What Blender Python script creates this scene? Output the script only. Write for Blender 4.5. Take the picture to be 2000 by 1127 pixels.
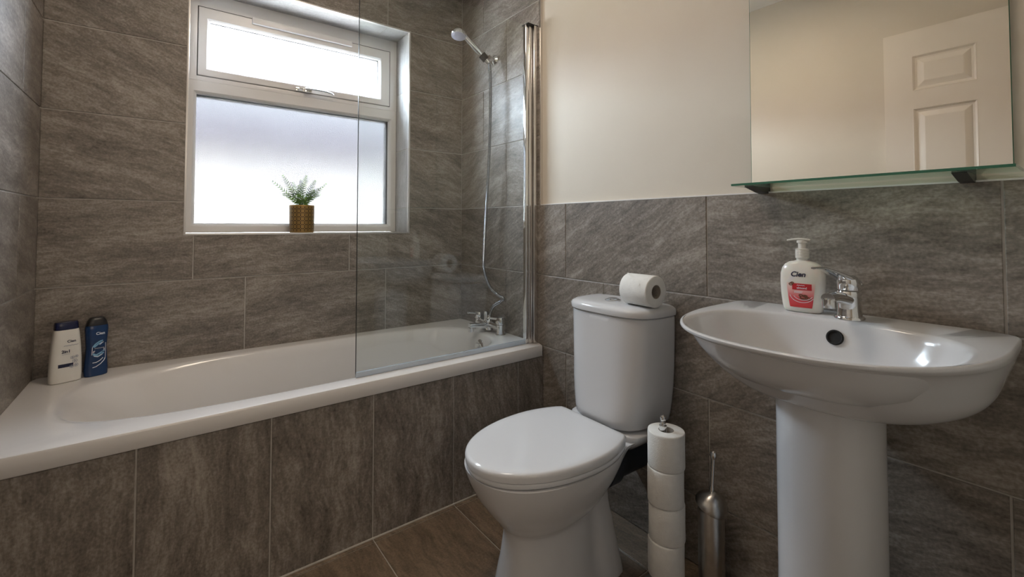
import bpy, bmesh, math, random
from math import sin, cos, pi, radians
from mathutils import Vector, Matrix
random.seed(7)
for o in list(bpy.data.objects): bpy.data.objects.remove(o)
SC = bpy.context.scene; COL = SC.collection

# ------------------------------------------------------------------ camera, sky, lamps, exposure
cam = bpy.data.cameras.new('camera'); co = bpy.data.objects.new('camera', cam); COL.objects.link(co)
R_ = Vector((0.79953331, -0.60062013, 0.00139456)); U_ = Vector((-0.01791095, -0.02152175, 0.99960793)); F_ = Vector((0.60035463, 0.79924482, 0.02796503))
M = Matrix((( R_.x, U_.x, -F_.x, -1.29618564), (R_.y, U_.y, -F_.y, -2.14734642), (R_.z, U_.z, -F_.z, 1.0243689), (0, 0, 0, 1)))
co.matrix_world = M
cam.sensor_width = 36; cam.sensor_fit = 'HORIZONTAL'; cam.lens = 881.7668 / 2000 * 36
cam.shift_x = (1000 - 990.9886) / 2000; cam.shift_y = -(563.5 - 415.8413) / 2000; cam.clip_start = .02
SC.camera = co
SC.view_settings.view_transform = 'Standard'; SC.view_settings.look = 'None'
SC.view_settings.gamma = 1; SC.view_settings.use_curve_mapping = False
SC.view_settings.exposure = 0.10
SKY_LOW, SKY_HIGH = 60.0, 90.0
W = bpy.data.worlds.new('sky'); SC.world = W; W.use_nodes = True
nt = W.node_tree; nt.nodes.clear()
wo = nt.nodes.new('ShaderNodeOutputWorld'); bg = nt.nodes.new('ShaderNodeBackground')
tc = nt.nodes.new('ShaderNodeTexCoord'); sp = nt.nodes.new('ShaderNodeSeparateXYZ'); mr = nt.nodes.new('ShaderNodeMapRange')
mr.inputs['From Min'].default_value = .3; mr.inputs['From Max'].default_value = .8
mr.inputs['To Min'].default_value = SKY_LOW; mr.inputs['To Max'].default_value = SKY_HIGH
nt.links.new(tc.outputs['Generated'], sp.inputs[0]); nt.links.new(sp.outputs['Z'], mr.inputs['Value'])
nt.links.new(mr.outputs[0], bg.inputs['Strength']); bg.inputs['Color'].default_value = (.80, .89, 1, 1)
nt.links.new(bg.outputs[0], wo.inputs['Surface'])
def area(name, loc, rot, sx, sy, power, col, spread=180):
    l = bpy.data.lights.new(name, 'AREA'); l.shape = 'RECTANGLE'; l.size = sx; l.size_y = sy; l.energy = power; l.color = col; l.spread = radians(spread)
    o = bpy.data.objects.new(name, l); o.location = loc; o.rotation_euler = rot; COL.objects.link(o); return o
# (a portal: it emits nothing, it only steers the sampling of the sky towards the window)
pt = area('window_portal', (-.792, .216, 1.800), (radians(-90), 0, 0), .76, .205, 1, (1, 1, 1)); pt.data.cycles.is_portal = True
sn = bpy.data.lights.new('sun', 'SUN'); sn.energy = 165; sn.angle = radians(1); sn.color = (1, .96, .9)
so = bpy.data.objects.new('sun', sn); so.rotation_euler = (radians(38), 0, radians(-12)); COL.objects.link(so)   # from over the roof of the house: it lights the garden, not the room
# added fill lights: bare panel in the hall, ceiling disk with a housing
def disk(name, loc, r, power, col):
    l = bpy.data.lights.new(name, 'AREA'); l.shape = 'DISK'; l.size = 2 * r; l.energy = power; l.color = col
    o = bpy.data.objects.new(name, l); o.location = loc; COL.objects.link(o); return o
area('hall_fill_light', (-1.15, -3.68, 1.45), (radians(90), 0, 0), 1.0, 1.1, 8, (1, .84, .68))  # added panel behind the camera to brighten the room; the hall has no window
disk('ceiling_fill_light', (-.85, -1.0, 2.325), .17, 6.0, (1, .83, .66))  # unseen lamp added to lift the room's brightness

# ------------------------------------------------------------------ materials
def mat(name, base=(.8, .8, .8), rough=.5, metal=0, **k):
    m = bpy.data.materials.new(name); m.use_nodes = True; b = m.node_tree.nodes['Principled BSDF']
    b.inputs['Base Color'].default_value = (*base, 1); b.inputs['Roughness'].default_value = rough; b.inputs['Metallic'].default_value = metal
    for a, v in k.items():
        b.inputs[a.replace('_', ' ')].default_value = v
    return m
def N(m, t, **k):
    n = m.node_tree.nodes.new(t)
    for a, v in k.items(): setattr(n, a, v)
    return n
def L(m, a, b): m.node_tree.links.new(a, b)
def bsdf(m): return m.node_tree.nodes['Principled BSDF']
def noisy(m, c1, c2, scale=8, detail=6, bump=0.0, rough=None, coord='Object', bscale=None):
    """break up a plain surface with two close tones and a fine bump"""
    tcn = N(m, 'ShaderNodeTexCoord'); n = N(m, 'ShaderNodeTexNoise'); n.inputs['Scale'].default_value = scale; n.inputs['Detail'].default_value = detail
    L(m, tcn.outputs[coord], n.inputs['Vector']); r = N(m, 'ShaderNodeValToRGB')
    r.color_ramp.elements[0].position = .35; r.color_ramp.elements[1].position = .65
    r.color_ramp.elements[0].color = (*c1, 1); r.color_ramp.elements[1].color = (*c2, 1)
    L(m, n.outputs['Fac'], r.inputs[0]); L(m, r.outputs[0], bsdf(m).inputs['Base Color'])
    if bump:
        n2 = N(m, 'ShaderNodeTexNoise'); n2.inputs['Scale'].default_value = bscale or scale * 12; n2.inputs['Detail'].default_value = 3
        L(m, tcn.outputs[coord], n2.inputs['Vector'])
        b = N(m, 'ShaderNodeBump'); b.inputs['Strength'].default_value = bump; b.inputs['Distance'].default_value = .002
        L(m, n2.outputs['Fac'], b.inputs['Height']); L(m, b.outputs[0], bsdf(m).inputs['Normal'])
    return m
def tile_mat(name, dark, mid, light, rough=.42):
    """slate-look porcelain: soft flowing veins along the tile, each tile from its own place in the stone"""
    m = mat(name, mid, rough)
    uv = N(m, 'ShaderNodeUVMap', uv_map='UVMap'); at = N(m, 'ShaderNodeAttribute', attribute_name='tile_rand')
    spx = N(m, 'ShaderNodeSeparateColor'); L(m, at.outputs['Color'], spx.inputs[0])
    # offset per tile
    off = N(m, 'ShaderNodeVectorMath', operation='SCALE'); off.inputs['Scale'].default_value = 37.0; L(m, at.outputs['Color'], off.inputs[0])
    rot = N(m, 'ShaderNodeVectorRotate', rotation_type='Z_AXIS')
    ang = N(m, 'ShaderNodeMapRange'); ang.inputs['To Min'].default_value = -.05; ang.inputs['To Max'].default_value = .55
    L(m, spx.outputs[0], ang.inputs['Value']); L(m, ang.outputs[0], rot.inputs['Angle']); L(m, uv.outputs[0], rot.inputs['Vector'])
    add = N(m, 'ShaderNodeVectorMath', operation='ADD'); L(m, rot.outputs[0], add.inputs[0]); L(m, off.outputs[0], add.inputs[1])
    # large warp
    wn = N(m, 'ShaderNodeTexNoise'); wn.inputs['Scale'].default_value = 3.2; wn.inputs['Detail'].default_value = 2; L(m, add.outputs[0], wn.inputs['Vector'])
    ws = N(m, 'ShaderNodeVectorMath', operation='SCALE'); ws.inputs['Scale'].default_value = .10; L(m, wn.outputs['Color'], ws.inputs[0])
    wa = N(m, 'ShaderNodeVectorMath', operation='ADD'); L(m, add.outputs[0], wa.inputs[0]); L(m, ws.outputs[0], wa.inputs[1])
    mp = N(m, 'ShaderNodeMapping'); mp.inputs['Scale'].default_value = (3.0, 13, 1); L(m, wa.outputs[0], mp.inputs['Vector'])
    v = N(m, 'ShaderNodeTexNoise'); v.inputs['Scale'].default_value = 1.1; v.inputs['Detail'].default_value = 11; v.inputs['Roughness'].default_value = .74
    L(m, mp.outputs[0], v.inputs['Vector'])
    mp2 = N(m, 'ShaderNodeMapping'); mp2.inputs['Scale'].default_value = (14, 50, 1); L(m, wa.outputs[0], mp2.inputs['Vector'])
    v2 = N(m, 'ShaderNodeTexNoise'); v2.inputs['Scale'].default_value = 1.9; v2.inputs['Detail'].default_value = 8; v2.inputs['Roughness'].default_value = .7
    L(m, mp2.outputs[0], v2.inputs['Vector'])
    gr = N(m, 'ShaderNodeTexNoise'); gr.inputs['Scale'].default_value = 150; gr.inputs['Detail'].default_value = 3; L(m, add.outputs[0], gr.inputs['Vector'])
    m1 = N(m, 'ShaderNodeMath', operation='MULTIPLY'); m1.inputs[1].default_value = .51; L(m, v.outputs['Fac'], m1.inputs[0])
    m2 = N(m, 'ShaderNodeMath', operation='MULTIPLY_ADD'); m2.inputs[1].default_value = .29; L(m, v2.outputs['Fac'], m2.inputs[0]); L(m, m1.outputs[0], m2.inputs[2])
    m3 = N(m, 'ShaderNodeMath', operation='MULTIPLY_ADD'); m3.inputs[1].default_value = .20; L(m, gr.outputs['Fac'], m3.inputs[0]); L(m, m2.outputs[0], m3.inputs[2])
    cr = N(m, 'ShaderNodeValToRGB'); e = cr.color_ramp.elements
    e[0].position = .38; e[0].color = (*dark, 1); e[1].position = .63; e[1].color = (*light, 1)
    k = e.new(.5); k.color = (*mid, 1)
    L(m, m3.outputs[0], cr.inputs[0]); L(m, cr.outputs[0], bsdf(m).inputs['Base Color'])
    b = N(m, 'ShaderNodeBump'); b.inputs['Strength'].default_value = .45; b.inputs['Distance'].default_value = .004
    L(m, m3.outputs[0], b.inputs['Height']); L(m, b.outputs[0], bsdf(m).inputs['Normal'])
    return m
MT = {}
MT['tile'] = tile_mat('slate_tile', (.092, .077, .063), (.222, .192, .163), (.43, .385, .34))
MT['lit_reveal_tile'] = tile_mat('sheen_lit_reveal_tile', (.30, .29, .28), (.42, .41, .40), (.55, .54, .53), .3)  # wall tile made lighter: the window's sheen is put into the colour
MT['floor_tile'] = tile_mat('floor_slate_tile', (.090, .066, .044), (.195, .145, .100), (.33, .25, .18), .38)  # browner than the wall tile: warm light put into the colour
MT['grout'] = noisy(mat('grout', rough=.85), (.46, .43, .39), (.54, .51, .47), 30)
MT['paint'] = noisy(mat('wall_paint', rough=.6), (.66, .60, .505), (.68, .62, .525), 3, bump=.08, bscale=260)
MT['ceil'] = mat('ceiling_paint', (.8, .78, .75), .8)
MT['ceramic'] = noisy(mat('white_ceramic', rough=.12), (.66, .66, .67), (.68, .68, .69), 2)
MT['acrylic'] = noisy(mat('bath_acrylic', rough=.13), (.76, .74, .72), (.78, .76, .74), 2)
MT['seat'] = noisy(mat('seat_plastic', rough=.10), (.72, .73, .75), (.74, .75, .77), 2)
MT['upvc'] = noisy(mat('white_upvc', rough=.28), (.76, .74, .72), (.78, .76, .74), 4)
MT['door'] = noisy(mat('door_paint', rough=.4), (.78, .72, .64), (.80, .74, .66), 3)
MT['chrome'] = noisy(mat('chrome', rough=.06, metal=1), (.78, .79, .80), (.82, .83, .84), 5)
MT['satin'] = noisy(mat('brushed_steel', rough=.28, metal=1), (.50, .48, .46), (.56, .54, .51), 40)
MT['alu'] = noisy(mat('silver_aluminium', rough=.22, metal=1), (.74, .72, .70), (.80, .78, .76), 5)
MT['black'] = noisy(mat('black_plastic', rough=.35), (.012, .012, .014), (.02, .02, .022), 20)
MT['navy'] = noisy(mat('navy_plastic', rough=.25), (.008, .012, .05), (.012, .016, .06), 20)
MT['pipe'] = noisy(mat('grey_pan_connector', rough=.4), (.035, .045, .06), (.05, .06, .08), 20)
MT['rubber'] = mat('dark_gasket', (.02, .02, .022), .6)
MT['paper'] = noisy(mat('tissue_paper', rough=.95), (.80, .79, .76), (.84, .83, .80), 60, bump=.5, bscale=420)
MT['card'] = noisy(mat('cardboard_core', rough=.9), (.33, .29, .25), (.40, .36, .31), 60)
MT['blue_plastic'] = noisy(mat('blue_plastic', rough=.22), (.004, .026, .095), (.008, .040, .13), 12)
MT['white_plastic'] = noisy(mat('cream_plastic', rough=.25), (.78, .76, .70), (.80, .78, .73), 12)
MT['soap'] = noisy(mat('pearly_soap_bottle', rough=.18, Subsurface_Weight=.15), (.76, .73, .67), (.79, .76, .70), 6)
MT['ink_navy'] = mat('navy_ink', (.012, .015, .05), .4)
MT['ink_grey'] = mat('grey_ink', (.32, .33, .38), .4)
MT['ink_white'] = mat('white_ink', (.80, .83, .88), .4)
MT['ink_sky'] = mat('pale_blue_ink', (.20, .42, .62), .4)
MT['ink_red'] = mat('red_ink', (.50, .015, .025), .4)
MT['ink_brown'] = mat('almond_brown_ink', (.16, .06, .03), .4)
MT['soil'] = noisy(mat('soil', rough=.95), (.03, .022, .015), (.06, .045, .03), 80)
def pink_label():
    m = mat('pink_label', (.75, .2, .25), .35); uv = N(m, 'ShaderNodeUVMap', uv_map='UVMap'); s = N(m, 'ShaderNodeSeparateXYZ'); L(m, uv.outputs[0], s.inputs[0])
    r = N(m, 'ShaderNodeValToRGB'); e = r.color_ramp.elements; e[0].position = 0; e[0].color = (.62, .045, .05, 1); e[1].position = 1; e[1].color = (.80, .66, .60, 1)
    k = e.new(.38); k.color = (.70, .09, .11, 1); k = e.new(.7); k.color = (.80, .40, .38, 1)
    L(m, s.outputs['Y'], r.inputs[0]); L(m, r.outputs[0], bsdf(m).inputs['Base Color']); return m
MT['pink'] = pink_label()
def leaf():
    m = mat('fern_leaf', (.05, .16, .03), .45); uv = N(m, 'ShaderNodeTexCoord'); n = N(m, 'ShaderNodeTexNoise'); n.inputs['Scale'].default_value = 22
    L(m, uv.outputs['Object'], n.inputs['Vector']); r = N(m, 'ShaderNodeValToRGB'); e = r.color_ramp.elements
    e[0].position = .35; e[0].color = (.018, .07, .022, 1); e[1].position = .68; e[1].color = (.20, .40, .05, 1)
    L(m, n.outputs['Fac'], r.inputs[0]); L(m, r.outputs[0], bsdf(m).inputs['Base Color'])
    tr = N(m, 'ShaderNodeBsdfTranslucent'); L(m, r.outputs[0], tr.inputs['Color']); mx = N(m, 'ShaderNodeMixShader'); mx.inputs[0].default_value = .25
    out = m.node_tree.nodes['Material Output']; L(m, bsdf(m).outputs[0], mx.inputs[1]); L(m, tr.outputs[0], mx.inputs[2]); L(m, mx.outputs[0], out.inputs['Surface']); return m
MT['leaf'] = leaf()
def pot_mat():
    """gold glaze with a dark lattice of rings and diamonds"""
    m = mat('patterned_pot', (.5, .35, .1), .35, .35); uv = N(m, 'ShaderNodeUVMap', uv_map='UVMap'); s = N(m, 'ShaderNodeSeparateXYZ'); L(m, uv.outputs[0], s.inputs[0])
    def math(op, a, b=None, c=None):
        n = N(m, 'ShaderNodeMath', operation=op)
        for i, x in enumerate((a, b, c)):
            if x is None: continue
            if isinstance(x, (int, float)): n.inputs[i].default_value = x
            else: L(m, x, n.inputs[i])
        return n.outputs[0]
    def cell(x, n): return math('SUBTRACT', math('FRACT', math('MULTIPLY', x, n)), .5)
    u, v = cell(s.outputs['X'], 20), cell(s.outputs['Y'], 7)
    r = math('SQRT', math('ADD', math('MULTIPLY', u, u), math('MULTIPLY', v, v)))
    ring = math('LESS_THAN', math('ABSOLUTE', math('SUBTRACT', r, .33)), .085)
    dia = math('LESS_THAN', math('ABSOLUTE', math('SUBTRACT', math('ABSOLUTE', u), math('ABSOLUTE', v))), .075)
    dot = math('LESS_THAN', r, .14)
    gold = math('MINIMUM', math('ADD', math('ADD', ring, dia), dot), 1.0)
    edge = math('GREATER_THAN', math('ABSOLUTE', math('SUBTRACT', s.outputs['Y'], .5)), .455)
    g2 = math('MAXIMUM', gold, edge)
    mx = N(m, 'ShaderNodeMix', data_type='RGBA'); mx.inputs[6].default_value = (.035, .018, .008, 1); mx.inputs[7].default_value = (.34, .21, .06, 1)
    L(m, g2, mx.inputs[0]); L(m, mx.outputs[2], bsdf(m).inputs['Base Color']); return m
MT['pot'] = pot_mat()
def glass(name, tint=(.97, .99, .985), refl=1.0):
    m = bpy.data.materials.new(name); m.use_nodes = True; t = m.node_tree; t.nodes.clear()
    o = t.nodes.new('ShaderNodeOutputMaterial'); tr = t.nodes.new('ShaderNodeBsdfTransparent'); tr.inputs['Color'].default_value = (*tint, 1)
    gl = t.nodes.new('ShaderNodeBsdfGlossy'); gl.inputs['Roughness'].default_value = 0.0; gl.inputs['Color'].default_value = (refl, refl, refl, 1)
    fr = t.nodes.new('ShaderNodeFresnel'); fr.inputs['IOR'].default_value = 1.5
    # the same reflectance whichever face of the pane is met
    g = t.nodes.new('ShaderNodeNewGeometry'); mi = t.nodes.new('ShaderNodeMapRange'); mi.inputs['To Min'].default_value = 1.5; mi.inputs['To Max'].default_value = 1 / 1.5
    t.links.new(g.outputs['Backfacing'], mi.inputs['Value']); t.links.new(mi.outputs[0], fr.inputs['IOR'])
    mx = t.nodes.new('ShaderNodeMixShader'); t.links.new(fr.outputs[0], mx.inputs[0]); t.links.new(tr.outputs[0], mx.inputs[1]); t.links.new(gl.outputs[0], mx.inputs[2])
    t.links.new(mx.outputs[0], o.inputs['Surface']); return m
MT['glass'] = glass('screen_glass'); MT['pane'] = glass('window_glass', (.96, .98, 1))
MT['green_glass'] = glass('shelf_glass', (.78, .90, .84)); MT['green_edge'] = mat('glass_edge_green', (.03, .14, .08), .15)
def frosted():
    m = bpy.data.materials.new('frosted_glass'); m.use_nodes = True; t = m.node_tree; t.nodes.clear()
    o = t.nodes.new('ShaderNodeOutputMaterial'); tr = t.nodes.new('ShaderNodeBsdfTranslucent'); tr.inputs['Color'].default_value = (.95, .96, .98, 1)
    rf = t.nodes.new('ShaderNodeBsdfRefraction'); rf.inputs['Roughness'].default_value = .36; rf.inputs['IOR'].default_value = 1.10; rf.inputs['Color'].default_value = (.133, .133, .134, 1)
    tp = t.nodes.new('ShaderNodeBsdfTransparent'); tp.inputs['Color'].default_value = (.133, .133, .134, 1)
    tcn = t.nodes.new('ShaderNodeTexCoord'); v = t.nodes.new('ShaderNodeTexVoronoi'); v.inputs['Scale'].default_value = 400
    b = t.nodes.new('ShaderNodeBump'); b.inputs['Strength'].default_value = .8; b.inputs['Distance'].default_value = .002
    t.links.new(tcn.outputs['Object'], v.inputs['Vector']); t.links.new(v.outputs['Distance'], b.inputs['Height'])
    t.links.new(b.outputs[0], rf.inputs['Normal']); t.links.new(b.outputs[0], tr.inputs['Normal'])
    m1 = t.nodes.new('ShaderNodeMixShader'); m1.inputs[0].default_value = .12; t.links.new(rf.outputs[0], m1.inputs[1]); t.links.new(tp.outputs[0], m1.inputs[2])
    gl = t.nodes.new('ShaderNodeBsdfGlossy'); gl.inputs['Roughness'].default_value = .15
    m2 = t.nodes.new('ShaderNodeMixShader'); m2.inputs[0].default_value = .04; t.links.new(m1.outputs[0], m2.inputs[1]); t.links.new(gl.outputs[0], m2.inputs[2])
    t.links.new(m2.outputs[0], o.inputs['Surface']); return m
MT['frosted'] = frosted()
MT['mirror'] = mat('mirror_silver', (.86, .83, .76), .0, 1)
MT['lamp'] = mat('fill_lamp_diffuser', (.9, .9, .88), .4, Emission_Color=(1, .82, .62, 1), Emission_Strength=3)  # glowing cover of the added ceiling lamp

# ------------------------------------------------------------------ helpers
def finish(name, bm, m, parent=None, smooth=35, uv=False):
    bmesh.ops.recalc_face_normals(bm, faces=bm.faces)
    me = bpy.data.meshes.new(name); bm.to_mesh(me); bm.free()
    ms = m if isinstance(m, (list, tuple)) else [m]
    for x in ms: me.materials.append(x)
    if smooth:
        me.shade_smooth(); me.set_sharp_from_angle(angle=radians(smooth))
    o = bpy.data.objects.new(name, me); COL.objects.link(o)
    if parent: o.parent = parent; o.matrix_parent_inverse = parent_inv(parent)
    return o
def parent_inv(p):
    return p.matrix_basis.inverted() if not p.parent else (p.matrix_basis.inverted() @ parent_inv_world(p))
def parent_inv_world(p):
    return Matrix.Identity(4)
def empty(name, loc, label, cat, group=None):
    o = bpy.data.objects.new(name, None); o.empty_display_size = .05; COL.objects.link(o); o.location = loc
    o['label'] = label; o['category'] = cat
    if group: o['group'] = group
    return o
def tag(o, label, cat, group=None):
    o['label'] = label; o['category'] = cat
    if group: o['group'] = group
    return o
def part(name, bm, m, parent, label=None, smooth=35):
    """bm is in world coordinates; a part's own origin is its parent's"""
    p = Vector((0, 0, 0)); q = parent
    while q is not None: p += q.location; q = q.parent
    bmesh.ops.translate(bm, verts=bm.verts, vec=-p)
    bmesh.ops.recalc_face_normals(bm, faces=bm.faces)
    me = bpy.data.meshes.new(name); bm.to_mesh(me); bm.free()
    for x in (m if isinstance(m, (list, tuple)) else [m]): me.materials.append(x)
    if smooth: me.shade_smooth(); me.set_sharp_from_angle(angle=radians(smooth))
    o = bpy.data.objects.new(name, me); COL.objects.link(o); o.parent = parent
    if label: o['label'] = label
    return o
def struct(name, bm, m, smooth=0):
    bmesh.ops.recalc_face_normals(bm, faces=bm.faces)
    me = bpy.data.meshes.new(name); bm.to_mesh(me); bm.free()
    for x in (m if isinstance(m, (list, tuple)) else [m]): me.materials.append(x)
    if smooth: me.shade_smooth(); me.set_sharp_from_angle(angle=radians(smooth))
    o = bpy.data.objects.new(name, me); COL.objects.link(o); o['kind'] = 'structure'; return o
def B(): return bmesh.new()
def box(bm, x0, x1, y0, y1, z0, z1, bev=0, mi=0, seg=2):
    vs = [bm.verts.new((x, y, z)) for z in (z0, z1) for y in (y0, y1) for x in (x0, x1)]
    fs = [bm.faces.new([vs[i] for i in f]) for f in ((0, 2, 3, 1), (4, 5, 7, 6), (0, 1, 5, 4), (2, 6, 7, 3), (0, 4, 6, 2), (1, 3, 7, 5))]
    for f in fs: f.material_index = mi
    if bev:
        es = list({e for f in fs for e in f.edges})
        r = bmesh.ops.bevel(bm, geom=es, offset=bev, segments=seg, profile=.6, affect='EDGES')
        for f in r['faces']: f.material_index = mi
    return vs
def loft(bm, rings, cap0=True, cap1=True, closed=True, mi=0):
    rs = [[bm.verts.new(p) for p in r] for r in rings]; n = len(rs[0])
    for a, b in zip(rs, rs[1:]):
        for i in range(n if closed else n - 1):
            j = (i + 1) % n
            f = bm.faces.new((a[i], a[j], b[j], b[i])); f.material_index = mi
    for c, r in ((cap0, rs[0]), (cap1, rs[-1])):
        if c:
            f = bm.faces.new(r); f.material_index = mi
    return rs
def lathe(bm, prof, c=(0, 0, 0), axis=(0, 0, 1), n=40, cap0=True, cap1=True, mi=0):
    """prof: (radius, height along axis)"""
    a = Vector(axis).normalized(); t = Vector((1, 0, 0)) if abs(a.x) < .9 else Vector((0, 1, 0))
    u = a.cross(t).normalized(); v = a.cross(u); c = Vector(c)
    return loft(bm, [[c + a * h + (u * cos(2 * pi * i / n) + v * sin(2 * pi * i / n)) * max(r, 1e-5) for i in range(n)] for r, h in prof], cap0, cap1, mi=mi)
def smooth_path(pts, k=8):
    P = [Vector(p) for p in pts]; out = []
    for i in range(len(P) - 1):
        p0 = P[max(i - 1, 0)]; p1 = P[i]; p2 = P[i + 1]; p3 = P[min(i + 2, len(P) - 1)]
        for j in range(k):
            t = j / k
            out.append(.5 * ((2 * p1) + (-p0 + p2) * t + (2 * p0 - 5 * p1 + 4 * p2 - p3) * t * t + (-p0 + 3 * p1 - 3 * p2 + p3) * t ** 3))
    out.append(P[-1]); return out
def tube(bm, pts, r, n=14, cap=True, mi=0, flat=1.0):
    P = [Vector(p) for p in pts]; m = len(P); rr = r if callable(r) else (lambda t: r)
    rings = []; prev = None
    for i, p in enumerate(P):
        d = (P[min(i + 1, m - 1)] - P[max(i - 1, 0)]).normalized()
        if prev is None:
            t = Vector((0, 0, 1)) if abs(d.z) < .9 else Vector((1, 0, 0)); u = d.cross(t).normalized()
        else: u = (prev - d * prev.dot(d)).normalized()
        prev = u; v = d.cross(u); q = rr(i / (m - 1))
        rings.append([p + (u * cos(2 * pi * k / n) + v * sin(2 * pi * k / n) * flat) * q for k in range(n)])
    return loft(bm, rings, cap, cap, mi=mi)
def sgn(v): return 1 if v >= 0 else -1
def sup(th, a, b, n):
    """superellipse point; an eighth of a turn always lands on the corner"""
    th = th % (2 * pi); q = int(th / (pi / 2)) % 4; r = th - q * pi / 2
    if q % 2: r = pi / 2 - r
    pc = math.atan2(b, a); ph = r / (pi / 4) * pc if r <= pi / 4 else pc + (r - pi / 4) / (pi / 4) * (pi / 2 - pc)
    c, s_ = max(cos(ph), 0), max(sin(ph), 0); k = ((c / a) ** n + (s_ / b) ** n) ** (-1 / n)
    return ((-1 if q in (1, 2) else 1) * c * k, (-1 if q in (2, 3) else 1) * s_ * k)
def text_mesh(txt, size, bold=0.0):
    cu = bpy.data.curves.new('t', 'FONT'); cu.body = txt; cu.size = size; cu.align_x = 'CENTER'; cu.offset = bold; cu.resolution_u = 4; cu.fill_mode = 'FRONT'
    o = bpy.data.objects.new('t', cu); COL.objects.link(o); bpy.context.view_layer.update()
    dg = bpy.context.evaluated_depsgraph_get(); me = bpy.data.meshes.new_from_object(o.evaluated_get(dg))
    bpy.data.objects.remove(o); bm = bmesh.new(); bm.from_mesh(me); bpy.data.meshes.remove(me)
    return bm

# ------------------------------------------------------------------ the room
DADO, T, WT, CEIL = 1.115, .303, .603, 2.39
XL, YR = -1.6474, -2.30
GR = .0021   # half a grout joint
class Tiles:
    """a slab of grout with separate tiles standing 1.5 mm proud of it"""
    def __init__(s): s.bm = B(); s.uv = s.bm.loops.layers.uv.new('UVMap'); s.cl = s.bm.loops.layers.float_color.new('tile_rand')
    def tile(s, s0, s1, t0, t1, fn, rnd, org, vert=False, lift=.0015, seam=(0, 0, 0, 0)):
        g = GR; rect = (s0 + (0 if seam[0] else g), s1 - (0 if seam[1] else g), t0 + (0 if seam[2] else g), t1 - (0 if seam[3] else g))
        if rect[1] - rect[0] < .004 or rect[3] - rect[2] < .004: return
        bv = .0012; B4 = [0 if q else bv for q in seam]
        lo = [(rect[0], rect[2]), (rect[1], rect[2]), (rect[1], rect[3]), (rect[0], rect[3])]
        hi = [(rect[0] + B4[0], rect[2] + B4[2]), (rect[1] - B4[1], rect[2] + B4[2]), (rect[1] - B4[1], rect[3] - B4[3]), (rect[0] + B4[0], rect[3] - B4[3])]
        rings = [[(p, -.004) for p in lo], [(p, lift - .0008) for p in lo], [(p, lift) for p in hi]]
        V = [[s.bm.verts.new(fn(p[0], p[1], d)) for p, d in r] for r in rings]; C = [[p for p, d in r] for r in rings]
        def face(ids):
            f = s.bm.faces.new([V[a][b] for a, b in ids]); f.material_index = 1
            for lp, (a, b) in zip(f.loops, ids):
                u, v = C[a][b]; u -= org[0]; v -= org[1]
                lp[s.uv].uv = (v, u) if vert else (u, v); lp[s.cl] = (*rnd, 1)
        for a in (0, 1):
            for i in range(4): face([(a, i), (a, (i + 1) % 4), (a + 1, (i + 1) % 4), (a + 1, i)])
        face([(2, 0), (2, 1), (2, 2), (2, 3)])
    def field(s, s0, s1, t0, t1, fn, tw, th, joint, torg, hole=None, vert=False, seed=1):
        k0 = math.floor((t0 - torg) / th + 1e-6)
        for k in range(k0, 60):
            a, b = torg + k * th, torg + (k + 1) * th
            if a > t1 - 1e-4: break
            j = joint(k); n = math.floor((s0 - j) / tw + 1e-6)
            while j + n * tw < s1 - 1e-4:
                c, d = j + n * tw, j + (n + 1) * tw
                rnd = random.Random(hash((seed, k, n))); r3 = (rnd.random(), rnd.random(), rnd.random())
                c2, d2, a2, b2 = max(c, s0), min(d, s1), max(a, t0), min(b, t1)
                n += 1
                if d2 - c2 < .03: continue
                if c2 - s0 < .03: c2 = s0
                if s1 - d2 < .03: d2 = s1
                pieces = [(c2, d2, a2, b2, (0, 0, 0, 0))]
                if hole and c2 < hole[1] and d2 > hole[0] and a2 < hole[3] and b2 > hole[2]:
                    pieces = []
                    lo_, hi_ = a2 < hole[2], b2 > hole[3]
                    if c2 < hole[0]: pieces.append((c2, hole[0], a2, b2, (0, 1, 0, 0)))
                    if d2 > hole[1]: pieces.append((hole[1], d2, a2, b2, (1, 0, 0, 0)))
                    m0, m1 = max(c2, hole[0]), min(d2, hole[1]); sl, sr = c2 < hole[0], d2 > hole[1]
                    if lo_: pieces.append((m0, m1, a2, hole[2], (sl, sr, 0, 1)))
                    if hi_: pieces.append((m0, m1, hole[3], b2, (sl, sr, 1, 0)))
                for q in pieces: s.tile(*q[:4], fn, r3, (c, a), vert, seam=q[4])
FR = lambda x, y, d: (x, -d, y)          # back wall: (x, z, out)
# window opening
WX0, WX1, WZ0, WZ1, WD = -1.2440, -.3165, .9895, 2.0215, .17
t = Tiles(); e = .0015
box(t.bm, XL - .2, WX0, e, .30, 0, CEIL); box(t.bm, WX1, .2, e, .30, 0, CEIL)
box(t.bm, WX0, WX1, e, .30, 0, WZ0); box(t.bm, WX0, WX1, e, .30, WZ1, CEIL)
C1, C2 = -.6126, -.4334
t.field(XL, 0, .30, CEIL, FR, WT, T, lambda k: C2 if (k + 0) in (-2, 0, 3) else C1, DADO, (WX0, WX1, WZ0, WZ1), seed=11)
# reveals: soffit and two jambs, tiled
struct('wall_back', t.bm, [MT['grout'], MT['tile']])
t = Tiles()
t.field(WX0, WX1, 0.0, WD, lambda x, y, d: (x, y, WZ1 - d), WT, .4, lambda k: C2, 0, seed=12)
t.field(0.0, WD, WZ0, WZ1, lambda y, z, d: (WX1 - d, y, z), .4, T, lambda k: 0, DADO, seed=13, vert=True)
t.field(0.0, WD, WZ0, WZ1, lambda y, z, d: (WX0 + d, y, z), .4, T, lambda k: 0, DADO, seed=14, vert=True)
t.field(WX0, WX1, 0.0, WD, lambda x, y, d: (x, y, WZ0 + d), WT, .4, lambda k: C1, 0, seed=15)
struct('trim_6', t.bm, [MT['grout'], MT['lit_reveal_tile']])
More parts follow.
